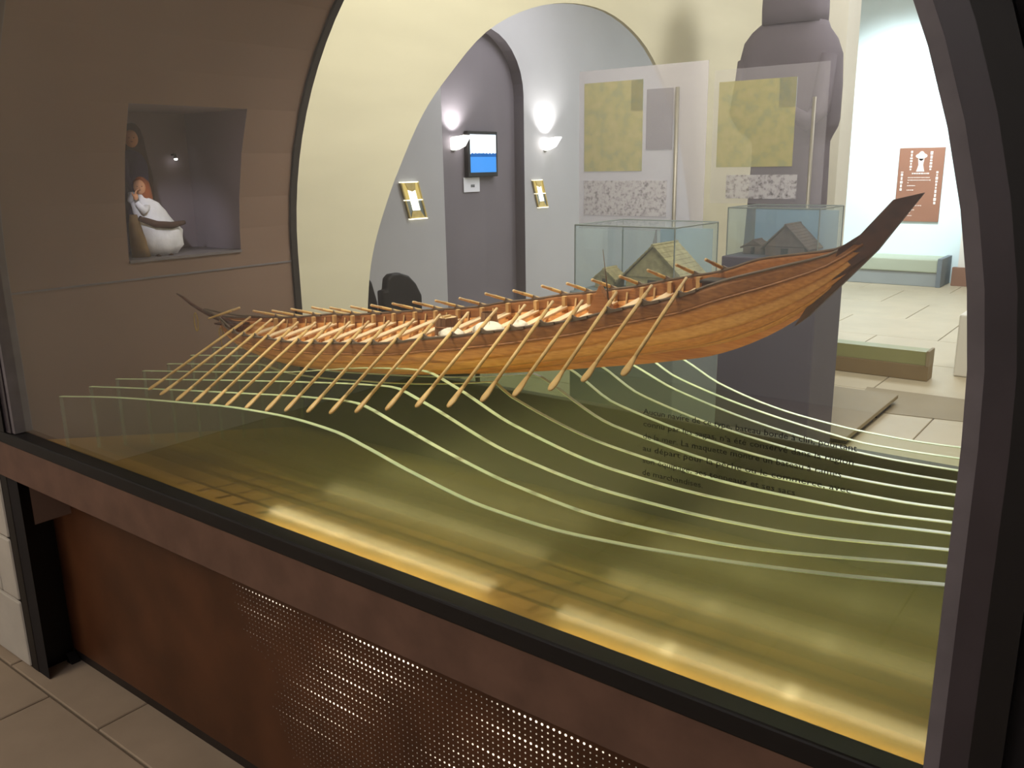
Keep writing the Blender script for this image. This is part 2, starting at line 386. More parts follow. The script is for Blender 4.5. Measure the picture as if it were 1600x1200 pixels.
# side room: back wall with a dark arched recess
BX = -5.2; RY0, RY1, RZ = 4.86, 6.05, 1.95
ry = (RY0 + RY1) / 2; rr = (RY1 - RY0) / 2
arcR = [(RY0, FZ)] + [(ry - rr * math.cos(PI * k / 16), RZ + rr * .95 * math.sin(PI * k / 16)) for k in range(17)] + [(RY1, FZ)]
def recess_wall(name, x, y0, y1, z1, arc, m, c):
    def out(p):
        dy, dz = p[0] - c, p[1] - FZ
        if dz < 1e-5: return (y0 if dy < 0 else y1, FZ)
        t = min(((y0 - c) / dy if dy < -1e-6 else ((y1 - c) / dy if dy > 1e-6 else 1e9)), (z1 - FZ) / dz)
        return (c + dy * t, FZ + dz * t)
    o = [out(p) for p in arc]; n = len(arc); v = [(x, p[0], p[1]) for p in arc] + [(x, p[0], p[1]) for p in o]; f = [(i, i + 1, n + i + 1, n + i) for i in range(n - 1)]
    for i in range(n - 1):
        a, b = o[i], o[i + 1]
        if abs(a[0] - b[0]) > 1e-4 and abs(a[1] - b[1]) > 1e-4: v.append((x, y0 if a[0] < c else y1, z1)); f.append((n + i, n + i + 1, len(v) - 1))
    return tag(obj(name, v, f, m), kind='structure')
recess_wall('wall_side_room', BX, .9, 10.4, 3.4, arcR, 'grey_plaster', ry)
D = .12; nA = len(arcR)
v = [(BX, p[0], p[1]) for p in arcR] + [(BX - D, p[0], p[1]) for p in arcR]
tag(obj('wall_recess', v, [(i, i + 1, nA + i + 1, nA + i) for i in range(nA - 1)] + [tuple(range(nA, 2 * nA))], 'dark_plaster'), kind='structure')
tag(G().box(BX, LX - .05, .85, .9, FZ, 3.4).build('wall_side_room_end', 'grey_plaster'), kind='structure')

# ------------------------------------------------------------------ display case
root = empty('display_case', (-1.27, 0, FZ), 'arched glass display case with rusty brown perforated base and dark metal frame', 'display case')
def ring(name, y0, y1, r0, r1, m, parent, zlow):
    pts = [(r, a) for a in [0] for r in (0,)]
    sect = []
    path = [(1, zlow)] + [None]
    seq = [('L', ACX + 1, zlow)]
    P0, P1 = [], []
    P0.append((ACX + r0, zlow)); P1.append((ACX + r1, zlow))
    for a in range(0, 181, 4): P0.append(arch_pt(a, r0)); P1.append(arch_pt(a, r1))
    P0.append((ACX - r0, zlow)); P1.append((ACX - r1, zlow)); n = len(P0)
    v = [(p[0], y0, p[1]) for p in P0] + [(p[0], y0, p[1]) for p in P1] + [(p[0], y1, p[1]) for p in P0] + [(p[0], y1, p[1]) for p in P1]
    f = []
    for i in range(n - 1):
        f += [(i, i + 1, n + i + 1, n + i), (2*n + i, 2*n + i + 1, 3*n + i + 1, 3*n + i), (i, i + 1, 2*n + i + 1, 2*n + i), (n + i, n + i + 1, 3*n + i + 1, 3*n + i)]
    f += [(0, n, 3*n, 2*n), (n - 1, 2*n - 1, 4*n - 1, 3*n - 1)]
    return obj(name, v, f, m, parent)
ring('inner_bead', -.016, .03, AR - .010, AR + .006, 'bead_grey', root, .628)
ring('frame_band', -.020, .01, AR + .006, AR + .034, 'frame_glossy', root, .628)
ring('frame_rim', -.026, .01, AR + .034, AR + .064, 'black_metal', root, .628)
ring('rear_frame', DEEP - .004, DEEP + .02, AR - .010, AR + .02, 'dark_metal', root, .40)
# front pane
def pane(name, y0, y1, zlow, m, r=AR - .004):
    P = [(ACX + r, zlow)] + [arch_pt(a, r) for a in range(0, 181, 5)] + [(ACX - r, zlow)]
    return G().prism(P, 'y', y0, y1).build(name, m, root)
tag(pane('front_pane', -.002, .006, .622, 'case_glass'), 'clear front glass pane')
# rail, fascia, perforated panel
bevel(G().box(-2.52, -.088, -.024, .016, .592, .626).build('rail', 'black_metal', root), .004)
bevel(G().box(-2.55, -.088, -.020, .012, .487, .597).build('fascia', 'brown_metal', root), .002)
panel = bevel(G().box(-2.525, -.02, .100, .110, FZ + .03, .50).build('perforated_panel', 'rust_metal', root), .002)
G().box(-2.52, -.02, .103, .125, FZ, FZ + .03).build('kick_plate', 'dark_metal', root)
bevel(G().prism([(-2.515, FZ), (-2.485, FZ), (-2.515, FZ + .028)], 'y', .072, .10).build('foot_block', 'black_metal', root), .001)
# holes of the perforated panel as discs, light from behind painted as glow
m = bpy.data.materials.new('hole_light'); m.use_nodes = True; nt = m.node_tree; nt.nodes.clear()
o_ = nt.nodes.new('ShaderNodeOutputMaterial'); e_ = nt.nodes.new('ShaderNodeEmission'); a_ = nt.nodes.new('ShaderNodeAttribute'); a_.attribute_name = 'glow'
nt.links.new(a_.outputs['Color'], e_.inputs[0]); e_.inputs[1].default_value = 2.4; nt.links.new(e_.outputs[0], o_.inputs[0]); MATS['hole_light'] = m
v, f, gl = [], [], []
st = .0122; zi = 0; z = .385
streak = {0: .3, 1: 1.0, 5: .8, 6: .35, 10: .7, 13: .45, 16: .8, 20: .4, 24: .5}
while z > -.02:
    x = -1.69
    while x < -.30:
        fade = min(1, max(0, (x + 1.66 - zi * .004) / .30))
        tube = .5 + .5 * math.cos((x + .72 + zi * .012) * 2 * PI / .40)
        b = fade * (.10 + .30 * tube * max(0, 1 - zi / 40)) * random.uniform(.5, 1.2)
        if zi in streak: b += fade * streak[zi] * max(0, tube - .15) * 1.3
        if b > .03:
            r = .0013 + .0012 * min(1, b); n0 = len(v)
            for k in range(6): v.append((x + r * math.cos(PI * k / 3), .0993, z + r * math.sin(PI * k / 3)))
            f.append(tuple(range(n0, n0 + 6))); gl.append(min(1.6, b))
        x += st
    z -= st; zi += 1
ho = obj('lit_hole', v, f, 'hole_light', panel); tag(ho, 'tiny glowing discs in rows, as holes lit from behind', kind='stuff')
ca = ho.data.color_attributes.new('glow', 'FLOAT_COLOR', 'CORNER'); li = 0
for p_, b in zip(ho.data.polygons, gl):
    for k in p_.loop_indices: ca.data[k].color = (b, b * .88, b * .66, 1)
# sloping case bed and light strips behind the rail
def bed_z(y): return .604 - .21 * y
xl, xr = ACX - AR + .002, ACX + AR - .002
obj('case_bed', [(xl, .018, bed_z(.018)), (xr, .018, bed_z(.018)), (xr, DEEP, bed_z(DEEP)), (xl, DEEP, bed_z(DEEP)),
                 (xl, .018, bed_z(.018) - .012), (xr, .018, bed_z(.018) - .012), (xr, DEEP, bed_z(DEEP) - .012), (xl, DEEP, bed_z(DEEP) - .012)],
    [(0, 1, 2, 3), (4, 5, 6, 7), (0, 1, 5, 4), (1, 2, 6, 5), (2, 3, 7, 6), (3, 0, 4, 7)], 'ochre_board', root)
bevel(G().box(-2.5, -.05, DEEP, DEEP + .03, FZ, .675).build('rear_panel', 'dark_metal', root), .003)
for (a, b) in ((-1.42, -.84), (-.69, -.145)):
    sx = G().box(a, b, .0165, .0225, .598, .616).build('light_strip', 'dark_metal', root)
    G().box(a + .01, b - .01, .0225, .0245, .604, .614).build('diffuser', 'led_glow', sx)
    for q in range(3):
        cx_ = a + (b - a) * (q + .5) / 3
        o = light('strip_light', 'AREA', (cx_, .027, .613), STRIP, (1.0, .80, .42), (cx_, .16, .592), .20, size_y=.014)
# printed text on the front pane
def text_mesh(name, s, size, loc, rot, m, parent, ext=0.0, align='LEFT', width=None):
    cu = bpy.data.curves.new(name, 'FONT'); cu.body = s; cu.size = size; cu.align_x = align; cu.extrude = ext; cu.resolution_u = 2
    t = bpy.data.objects.new(name, cu); C.objects.link(t); bpy.context.view_layer.update()
    me = bpy.data.meshes.new_from_object(t); bpy.data.objects.remove(t); bpy.data.curves.remove(cu)
    if width:
        xs = [q.co.x for q in me.vertices]; k = width / max(1e-6, max(xs) - min(xs))
        for q in me.vertices: q.co.x *= k
    me.materials.append(MATS[m]); o = bpy.data.objects.new(name, me); C.objects.link(o)
    mw = Matrix.Translation(loc) @ Matrix(rot).to_4x4()
    if parent:
        o.parent = parent; o.matrix_parent_inverse = parent_inv(parent) if parent.type == 'EMPTY' else Matrix.Identity(4)
    o.matrix_basis = mw
    return o
FRONT = ((1, 0, 0), (0, 0, -1), (0, 1, 0))      # text upright on a face looking towards -Y
lines = ['Aucun navire de ce type, bateau bord\u00e9 \u00e0 clin, pourtant', 'connu par les sagas, n\u2019a \u00e9t\u00e9 conserv\u00e9 dans la r\u00e9gion', 'de la mer. La maquette montre un bateau \u00e0 rames',
         'au d\u00e9part pour la p\u00eache ou le commerce, avec', 'son \u00e9quipage, ses tonneaux et ses sacs', 'de marchandises.']
wd = [.265, .262, .25, .262, .20, .085]
for k, s in enumerate(lines):
    text_mesh('printed_text', s, .0105, (-.513, -.0030, .990 - k * .0165), FRONT, 'text_print', root, width=wd[k])

# ------------------------------------------------------------------ glass wave sheets
W = {1: [(-2.253,.738),(-1.962,.779),(-1.685,.810),(-1.452,.832),(-1.30,.838),(-1.182,.833),(-1.099,.818),(-.99,.794),(-.821,.768),(-.70,.764),(-.584,.771),(-.445,.786),(-.278,.811),(-.146,.836)],
2: [(-2.246,.749),(-1.982,.782),(-1.559,.832),(-1.345,.856),(-1.21,.866),(-1.094,.841),(-.98,.812),(-.828,.782),(-.65,.766),(-.481,.773),(-.157,.824)],
3: [(-2.253,.753),(-1.85,.806),(-1.437,.858),(-1.248,.879),(-1.18,.884),(-1.11,.868),(-.887,.802),(-.676,.776),(-.55,.774),(-.417,.779),(-.168,.813)],
4: [(-2.249,.761),(-1.625,.84),(-1.3,.892),(-1.17,.903),(-1.09,.882),(-.945,.828),(-.722,.784),(-.55,.776),(-.42,.780),(-.178,.804)],
5: [(-2.252,.766),(-1.7,.835),(-1.3,.888),(-1.13,.903),(-1.07,.89),(-1.004,.855),(-.768,.795),(-.5,.774),(-.35,.776),(-.19,.79)],
6: [(-2.252,.777),(-1.7,.84),(-1.25,.895),(-1.09,.906),(-1.02,.893),(-.815,.809),(-.5,.772),(-.298,.775),(-.201,.782)],
7: [(-2.257,.786),(-1.7,.845),(-1.2,.893),(-1.05,.905),(-.98,.89),(-.861,.83),(-.55,.778),(-.38,.770),(-.317,.771),(-.213,.777)],
8: [(-2.255,.79),(-1.7,.845),(-1.15,.89),(-1.01,.902),(-.95,.885),(-.845,.833),(-.58,.782),(-.40,.769),(-.336,.769),(-.224,.772)],
9: [(-2.255,.792),(-1.7,.845),(-1.1,.886),(-.99,.898),(-.92,.878),(-.80,.832),(-.56,.782),(-.40,.766),(-.355,.765),(-.236,.767)],
10: [(-2.255,.794),(-1.7,.845),(-1.05,.88),(-.95,.886),(-.842,.84),(-.66,.795),(-.50,.770),(-.42,.762),(-.374,.762),(-.247,.765)],
11: [(-2.255,.795),(-1.7,.842),(-1.0,.876),(-.90,.872),(-.771,.818),(-.66,.787),(-.583,.774),(-.45,.762),(-.36,.760),(-.258,.763)]}
# boat geometry tables (used for the sheets too)
GX = [-2.07, -2.0, -1.922, -1.859, -1.796, -1.728, -1.666, -1.596, -1.531, -1.461, -1.396, -1.328, -1.255, -1.18, -1.103, -1.029, -0.963, -0.9, -0.834, -0.769, -0.706, -0.645, -0.571, -0.489, -0.419, -0.377]
GW = [.004, .040, 0.0675, 0.081, 0.0932, 0.1053, 0.112, 0.1188, 0.1256, 0.1287, 0.1319, 0.135, 0.135, 0.135, 0.135, 0.135, 0.1292, 0.1233, 0.1175, 0.1071, 0.0968, 0.0864, 0.0729, 0.0432, 0.0189, 0.0068]
GZ = [.908, .901, 0.9005, 0.9028, 0.9091, 0.9161, 0.9186, 0.9254, 0.9324, 0.9413, 0.9494, 0.9573, 0.9681, 0.9843, 0.9965, 1.0117, 1.0229, 1.0358, 1.0485, 1.0662, 1.082, 1.097, 1.125, 1.145, 1.1627, 1.1879]
KX = [-2.08, -1.977, -1.843, -1.715, -1.437, -1.198, -.977, -.814, -.682, -.597, -.52, -.454, -.377]
KZ = [.893, .857, .836, .829, .849, .876, .916, .951, .980, 1.001, 1.032, 1.075, 1.150]
YC, ROLL = .43, .14
def hull(x, t, side, off=0.0):
    """point on the hull skin: t 0 keel .. 1 gunwale, side -1 near / +1 far, off outward offset"""
    w_ = interp(GX, GW, x); zg = interp(GX, GZ, x); zk = min(interp(KX, KZ, x), zg - .004)
    y = w_ * (math.sin(t * PI / 2) ** .75) if t > 0 else 0.0
    z_ = zk + (zg - zk) * (.25 * t + .75 * t ** 2.1)
    return Vector((x, YC + side * (y + off), z_ + ROLL * side * y - off * .35))
def hull_bottom(x, y):
    d = abs(y - YC); w_ = interp(GX, GW, x)
    if d > w_: return 9.0
    lo, hi = 0.0, 1.0
    for _ in range(18):
        mid = (lo + hi) / 2
        if abs(hull(x, mid, 1).y - YC) < d: lo = mid
        else: hi = mid
    return hull(x, lo, 1 if y > YC else -1).z
for k in range(1, 12):
    y = .05 + .077 * (k - 1); xs = [p[0] for p in W[k]]; zs = [p[1] for p in W[k]]
    N = 96; top = []
    for i in range(N + 1):
        x = xs[0] + (xs[-1] - xs[0]) * i / N; z = interp(xs, zs, x)
        if -2.09 < x < -.36: z = min(z, min(hull_bottom(x, y), hull_bottom(x, y + .006)) - .022)
        top.append((x, z))
    zb_ = bed_z(y) + .001; th = .009
    e = empty('glass_wave', (xs[0], y, zb_), '%s wave-shaped green glass sheet counted from the front pane' % ORD[k] if k < 11 else 'rearmost wave-shaped green glass sheet, behind the boat', 'glass sheet', 'wave-shaped glass sheets in the case')
    v = []; f = []
    for yy in (y, y + th):
        v += [(p[0], yy, p[1] - .0012) for p in top] + [(p[0], yy, zb_) for p in top]
    n = N + 1
    for b in (0, 2 * n): f += [(b + i, b + i + 1, b + n + i + 1, b + n + i) for i in range(N)]
    f += [(n + i, n + i + 1, 3 * n + i + 1, 3 * n + i) for i in range(N)]
    obj('sheet', v, f, 'wave_glass', e)
    # polished edges: top and two ends
    def strip(name, pts, nrm):
        vv = []; ff = []
        for i, p in enumerate(pts):
            vv += [(p[0], y, p[1]), (p[0], y + th, p[1]), (p[0] + nrm[0], y + th, p[1] + nrm[1]), (p[0] + nrm[0], y, p[1] + nrm[1])]
        for i in range(len(pts) - 1):
            for q in range(4): ff.append((4 * i + q, 4 * i + (q + 1) % 4, 4 * i + 4 + (q + 1) % 4, 4 * i + 4 + q))
        ff += [(0, 1, 2, 3), tuple(4 * (len(pts) - 1) + q for q in range(4))]
        o = obj(name, vv, ff, 'wave_edge' if name == 'top_edge' else 'side_glass', e); return o
    tag(strip('top_edge', top, (0, -.0012)), 'pale polished wave edge')
    strip('side_edge', [(xs[0], top[0][1]), (xs[0], zb_)], (.001, 0))
    strip('side_edge', [(xs[-1], top[-1][1]), (xs[-1], zb_)], (-.001, 0))

# ------------------------------------------------------------------ the boat
boat = empty('rowing_boat_model', (-1.2, YC, .86), 'long clinker-built wooden boat model with high pointed bow, rows of thwarts, riding glass waves', 'model boat')
XS = [-2.07 + (2.07 - .377) * i / 70 for i in range(71)]
T = [0.0, .26, .48, .68, .85, 1.0]
mats = ['wood_gold', 'wood_orange', 'wood_gold', 'wood_orange', 'wood_dark']
for side in (-1, 1):
    for s in range(5):
        v = []; f = []; nn = 4
        for x in XS:
            for q in range(nn + 1):
                t = T[s] + (T[s + 1] - T[s]) * q / nn
                if s < 4 and q == nn: t += .012
                v.append(hull(x, min(t, 1), side, .0022 * (1 - q / nn)))
        n = nn + 1
        for i in range(len(XS) - 1):
            for q in range(nn): f.append((i * n + q, i * n + q + 1, (i + 1) * n + q + 1, (i + 1) * n + q))
        o = obj('strake', v, f, mats[s], boat, True)
        sm = o.modifiers.new('thick', 'SOLIDIFY'); sm.thickness = .0028; sm.offset = 0
    # gunwale rail
    pts = [hull(x, 1.0, side) + Vector((0, 0, .001)) for x in XS]
    G().tube(pts, .0026, 6).build('gunwale', 'rail_grey', boat, True)
    pts = [hull(x, .86, side, .003) for x in XS[2:]]
    tag(G().tube(pts, .0022, 6).build('rubbing_strake', 'wood_dark', boat, True), 'thin dark moulding under the gunwale')
# keel and stem
v = []; f = []
KXS = [x for x in XS if x < -.43]
for i, x in enumerate(KXS):
    p = hull(x, 0, 1); a = .006; kd = .012 * max(0, min(1, (x + 1.25) / .5, (-.50 - x) / .15 + .15))
    v += [(x, YC - a, p.z + .004), (x, YC + a, p.z + .004), (x, YC + a * .8, p.z - .010 - kd), (x, YC - a * .8, p.z - .010 - kd)]
for i in range(len(KXS) - 1):
    for q in range(4): f.append((4 * i + q, 4 * i + (q + 1) % 4, 4 * i + 4 + (q + 1) % 4, 4 * i + 4 + q))
f += [(0, 1, 2, 3), tuple(4 * (len(KXS) - 1) + q for q in range(4))]
obj('keel', v, f, 'wood_orange', boat)
stem = [(-.475, 1.040, .007), (-.454, 1.058, .007), (-.405, 1.113, .007), (-.357, 1.168, .007), (-.300, 1.253, .004), (-.340, 1.243, .009), (-.382, 1.191, .012), (-.410, 1.170, .021), (-.425, 1.115, .016), (-.455, 1.075, .011)]
ns = len(stem)
bevel(obj('stem', [(x, YC - t_, z) for x, z, t_ in stem] + [(x, YC + t_, z) for x, z, t_ in stem],
          [tuple(range(ns)), tuple(range(2 * ns - 1, ns - 1, -1))] + [(i, (i + 1) % ns, ns + (i + 1) % ns, ns + i) for i in range(ns)], 'wood_stem', boat), .001)
tail = [(-1.985, YC, .888), (-2.05, YC, .900), (-2.10, YC, .906), (-2.14, YC, .914), (-2.175, YC, .922), (-2.21, YC, .933), (-2.245, YC, .948), (-2.278, YC, .957)]
G().tube(tail, [.010, .009, .007, .006, .005, .0045, .004, .0015], 8).build('stern_post', 'wood_stem', boat, True)
for side in (-1, 1):
    G().tube([(-1.96, YC + side * .05, .905 + ROLL * side * .05), (-2.03, YC + side * .03, .912), (-2.09, YC + side * .012, .918), (-2.15, YC + side * .003, .922)], .003, 6).build('tail_rail', 'rail_grey', boat, True)
for (lx, lz, rr_, hh) in ((-2.175, .912, .009, .026), (-2.06, .880, .008, .014)):
    pts = [(lx + rr_ * math.sin(2 * PI * k / 16), YC - .012, lz - hh + hh * math.cos(2 * PI * k / 16)) for k in range(17)]
    G().tube(pts, .0016, 6, up=(0, 1, 0)).build('rope_loop', 'rope', boat, True)
G().tube([(-2.06, YC - .012, .856), (-2.062, YC - .012, .838), (-2.058, YC - .012, .825)], .0014, 5, up=(0, 1, 0)).build('rope_end', 'rope', boat, True)
# thwarts, knees, oarlocks
ST = list(range(2, 22))                     # twenty rowing stations
for i in ST:
    x = GX[i]; 
    if i < 21:
        w_, zg = GW[i], GZ[i]; xx = x + .018
        zt_ = zg - .020
        a, b = Vector((xx, YC - w_ + .006, zt_ - ROLL * (w_ - .006))), Vector((xx, YC + w_ - .010, zt_ + ROLL * (w_ - .010)))
        h = .0085; t_ = .0028
        v = []
        for p in (a, b): v += [p + Vector((-h, 0, -t_)), p + Vector((h, 0, -t_)), p + Vector((h, 0, t_)), p + Vector((-h, 0, t_))]
        o = obj('thwart', v, [(0, 1, 2, 3), (4, 5, 6, 7), (0, 1, 5, 4), (1, 2, 6, 5), (2, 3, 7, 6), (3, 0, 4, 7)], 'wood_bench', boat); bevel(o, .001, 1)
        kx, ky, kz = xx + .001, YC + w_ - .014, zt_ + ROLL * (w_ - .014)
        bevel(G().box(kx - .0045, kx + .0045, ky - .003, ky + .007, kz - .012, kz + .024).build('knee', 'wood_post', boat), .0015, 2)
        G().box(xx - .0025, xx + .0025, YC - .003, YC + .003, hull(xx, 0, 1).z + .003, zt_ - .001).build('thwart_post', 'wood_post', boat)
    for side in (-1, 1):
        p = hull(x, 1, side)
        poly = [(x - .005, p.z), (x - .001, p.z + .003), (x + .003, p.z + .0105), (x + .005, p.z + .0095), (x + .011, p.z + .005), (x + .020, p.z + .0025), (x + .034, p.z + .003)]
        poly = [(q, z_ + (hull(q, 1, side).z - p.z)) for q, z_ in poly] + [(x + .034, hull(x + .034, 1, side).z - .002), (x - .006, hull(x - .006, 1, side).z - .002)]
        G().prism(poly, 'y', p.y - .0016, p.y + .0016).build('oarlock', 'rail_grey', boat)
for x in [GX[i] + .045 for i in range(2, 21)]:
    for side in (-1, 1):
        G().tube([hull(x, t, side, -.003) for t in (0.02, .2, .4, .6, .8, .95)], .0022, 5).build('rib', 'wood_post', boat, True)
G().box(-2.06, -1.985, YC - .03, YC + .03, .893, .897).build('stern_deck', 'wood_stem', boat)

# oars
BXs = [-1.87, -1.822, -1.757, -1.688, -1.623, -1.567, -1.496, -1.427, -1.364, -1.295, -1.229, -1.157, -1.076, -1.002, -0.928, -0.855, -0.789, -0.721, -0.662, -0.595]
BZs = [0.804, 0.799, 0.795, 0.801, 0.807, 0.811, 0.818, 0.824, 0.834, 0.843, 0.851, 0.865, 0.883, 0.9, 0.912, 0.933, 0.952, 0.971, 0.993, 1.011]
def make_oar(tip, handle, label, group):
    tip, handle = Vector(tip), Vector(handle); L = (handle - tip).length; d = (handle - tip) / L
    e = empty('oar', tip, label, 'oar', group)
    def at(s): return tip + d * s
    G().tube([at(.050), at(L * .6), at(L - .035)], [.0032, .0034, .0036], 8).build('shaft', 'wood_oar', e, True)
    G().tube([at(L - .036), at(L - .02), at(L - .002), at(L)], [.0036, .0027, .0031, .0016], 8).build('handle', 'wood_pale', e, True)
    G().tube([at(0), at(.004), at(.014), at(.030), at(.050), at(.056)], [.0024, .0052, .0066, .0056, .0036, .0031], 8, [.5, .45, .4, .5, .9, 1]).build('blade', 'wood_oar', e, True)
    return e
for k, i in enumerate(ST):
    p = hull(GX[i], 1, -1) + Vector((0, 0, .0075)); tip = Vector((BXs[k], .085, BZs[k])); d = (p - tip).normalized()
    rank = 20 - k
    make_oar(tip, p + d * (.072 if k < 16 else .060), '%s oar from the bow on the near side of the boat' % ORD[rank] if rank > 1 else 'near-side oar closest to the bow of the boat', 'near-side oars')
    q = hull(GX[i], 1, 1) + Vector((0, 0, .0075)); dirn = Vector((0, -.062, .019)).normalized()
    make_oar(q - dirn * .21, q + dirn * .072, '%s oar from the bow on the far side, only its handle showing' % ORD[rank] if rank > 1 else 'far-side oar closest to the bow, only its handle showing', 'far-side oars')
make_oar((-2.045, .375, .914), (-1.900, .375, .956), 'single pale steering oar slung at the boat\'s stern', 'steering oar')

# cargo
def inside_z(x, y): return hull_bottom(x, y) + .004
def barrel(name, x, y, z, r, h, lid, label):
    e = empty(name, (x, y, z), label, 'barrel', 'barrels in the boat')
    N = 14
    for k in range(N):
        a0, a1 = 2 * PI * k / N + .02, 2 * PI * (k + 1) / N - .02; vv = []
        for zz_, rr_ in ((0, .86), (.3, .98), (.5, 1.0), (.7, .98), (1, .9)):
            for rad in (rr_ * r, rr_ * r - .002):
                for a in (a0, a1): vv.append((x + rad * math.cos(a), y + rad * math.sin(a), z + h * zz_))
        ff = []
        for j in range(4):
            b = 4 * j; ff += [(b, b + 1, b + 5, b + 4), (b + 2, b + 3, b + 7, b + 6), (b, b + 2, b + 6, b + 4), (b + 1, b + 3, b + 7, b + 5)]
        ff += [(0, 1, 3, 2), (16, 17, 19, 18)]
        obj('stave', vv, ff, 'barrel_wood', e)
    for zz_, rr_ in ((.12, .93), (.45, 1.0), (.8, .965)):
        pts = [(x + (rr_ * r + .0008) * math.cos(2 * PI * k / 20), y + (rr_ * r + .0008) * math.sin(2 * PI * k / 20), z + h * zz_) for k in range(21)]
        G().tube(pts, .0012, 5).build('hoop', 'wood_dark', e, True)
    if lid:
        o = G().loft([[(x + r * .84 * math.cos(2 * PI * k / 18), y + r * .84 * math.sin(2 * PI * k / 18), z + h * q) for k in range(18)] for q in (.96, .985)]).build('lid', 'wood_pale', e)
        G().box(x - .003, x + .003, y - .012, y + .012, z + h * .985, z + h * .985 + .004).build('knob', 'wood_pale', o)
    return e
barrel('barrel', -1.235, YC + .0, .886, .027, .100, True, 'wide lidded wooden barrel amid the boat thwarts')
barrel('barrel', -1.120, YC + .005, .905, .019, .100, False, 'narrow open wooden bucket beside the white sacks')
def sack(x, y, z, rx, ry_, rz, label):
    e = empty('sack', (x, y, z - rz), label, 'sack', 'white sacks in the boat')
    N, Mv = 18, 10; rings = []
    for j in range(Mv + 1):
        ph = -PI / 2 + PI * min(max(j / Mv, .01), .99); r_ = []
        for k in range(N):
            a = 2 * PI * k / N; wv = 1 + .06 * math.sin(3 * a + x * 50) + .05 * math.sin(5 * ph + 2 * a)
            r_.append((x + rx * wv * math.cos(ph) * math.cos(a), y + ry_ * wv * math.cos(ph) * math.sin(a), z + rz * (math.sin(ph) * (1 if ph < 0 else .8 + .2 * math.sin(2 * a)))))
        rings.append(r_)
    G().loft(rings).build('bag', 'sack', e, True)
    G().tube([(x + rx * .95, y, z), (x + rx * 1.15, y, z + rz * .2), (x + rx * 1.3, y, z + rz * .1)], [.005, .003, .006], 7).build('tied_neck', 'sack', e, True)
sack(-1.075, YC - .05, .980, .036, .028, .019, 'largest white sack, lying by the near gunwale')
sack(-1.155, YC - .075, .966, .030, .022, .016, 'flat white sack just left of the largest sack')
sack(-.998, YC - .055, .996, .020, .018, .014, 'smallest round white sack, just right of the largest sack')
# mast step with thin pole, and a small chest at the bow
ms = empty('mast_step', (-.86, YC + .03, 1.0), 'small brown wedge block holding a thin upright pole in the boat', 'mast step')
bevel(G().prism([(-.895, .975), (-.815, .975), (-.835, 1.035), (-.862, 1.078), (-.885, 1.03)], 'y', YC + .02, YC + .034).build('block', 'wood_dark', ms), .002)
G().tube([(-.845, YC + .027, 1.05), (-.850, YC + .027, 1.09), (-.858, YC + .027, 1.145)], [.0018, .0012, .0006], 6).build('pole', 'rail_grey', ms, True)
ch = empty('bow_chest', (-.62, YC, 1.04), 'small dark chest stowed near the boat\'s bow', 'chest')
bevel(G().box(-.645, -.60, YC + .005, YC + .045, 1.035, 1.098).build('body', 'wood_stem', ch), .002)
bevel(G().box(-.648, -.597, YC + .002, YC + .048, 1.098, 1.104).build('lid', 'dark_metal', ch), .002)

# ------------------------------------------------------------------ niche figures: a reflected picture built as figurines
def rings_body(cx, cy, prof, n=20, wob=.05, ph=0):
    """prof rows: z, rx, ry, dx, dy"""
    R = []
    for (z, rx, ry_, dx, dy) in prof:
        R.append([(cx + dx + rx * (1 + wob * math.sin(6 * 2 * PI * k / n + z * 60 + ph)) * math.cos(2 * PI * k / n), cy + dy + ry_ * (1 + wob * math.sin(5 * 2 * PI * k / n + z * 50 + ph)) * math.sin(2 * PI * k / n), z) for k in range(n)])
    return G().loft(R)
FX = -2.475
def face(parent, c, r, fwd_):
    fx, fy = fwd_; sx, sy = -fy, fx
    def P(a, u, h): return (c[0] + fx * a + sx * u, c[1] + fy * a + sy * u, c[2] + h)
    g = G()
    for s in (-1, 1): g.ball(P(r * .90, s * r * .34, r * .10), r * .10, r * .10, r * .07, 8, 6)
    g.build('eyes', 'hair_dark', parent, True)
    G().loft([[P(r * .88, r * .10, -.02 * r), P(r * .88, -r * .10, -.02 * r), P(r * .90, 0, r * .3)], [P(r * 1.14, r * .06, -.20 * r), P(r * 1.14, -r * .06, -.20 * r), P(r * 1.02, 0, r * .05)]]).build('nose', 'skin', parent, True)
    G().ball(P(r * .88, 0, -.46 * r), r * .14, r * .22, r * .05, 8, 6).build('mouth', 'robe_brown', parent, True)
# girl: red hair, white cloak, leaning forward
gy = .50; gz = zb
g1 = empty('figurine', (FX, gy, gz), 'figurine for a reflected red-haired girl in a white cloak, standing in the wall niche', 'figurine', 'figurines for a reflected picture')
body = rings_body(FX, gy, [(gz + .004, .030, .050, 0, .010), (gz + .03, .040, .070, .0, .016), (gz + .075, .042, .074, 0, .014), (gz + .105, .034, .056, 0, 0), (gz + .135, .034, .048, 0, -.012), (gz + .160, .028, .040, 0, -.022), (gz + .176, .014, .018, 0, -.028), (gz + .190, .010, .011, 0, -.032)], n=40, wob=.085).build('body', 'cloak_white', g1, True)
hd = (FX + .006, gy - .036, gz + .207)
G().ball(hd, .0185, .0175, .0225, 14, 10).build('head', 'skin', g1, True)
face(g1, hd, .0185, (.86, -.5))
hr = rings_body(hd[0] - .006, hd[1] + .008, [(gz + .150, .010, .014, -.004, .016), (gz + .175, .018, .021, -.002, .012), (gz + .20, .021, .023, 0, .006), (gz + .222, .020, .021, 0, .001), (gz + .234, .010, .011, .002, -.002), (gz + .237, .003, .003, .002, -.002)], wob=.08).build('hair', 'hair_red', g1, True)
G().tube([(FX + .015, gy - .022, gz + .150), (FX + .034, gy - .050, gz + .140), (FX + .034, gy - .066, gz + .165)], [.014, .012, .008], 10).build('sleeve', 'cloak_white', g1, True)
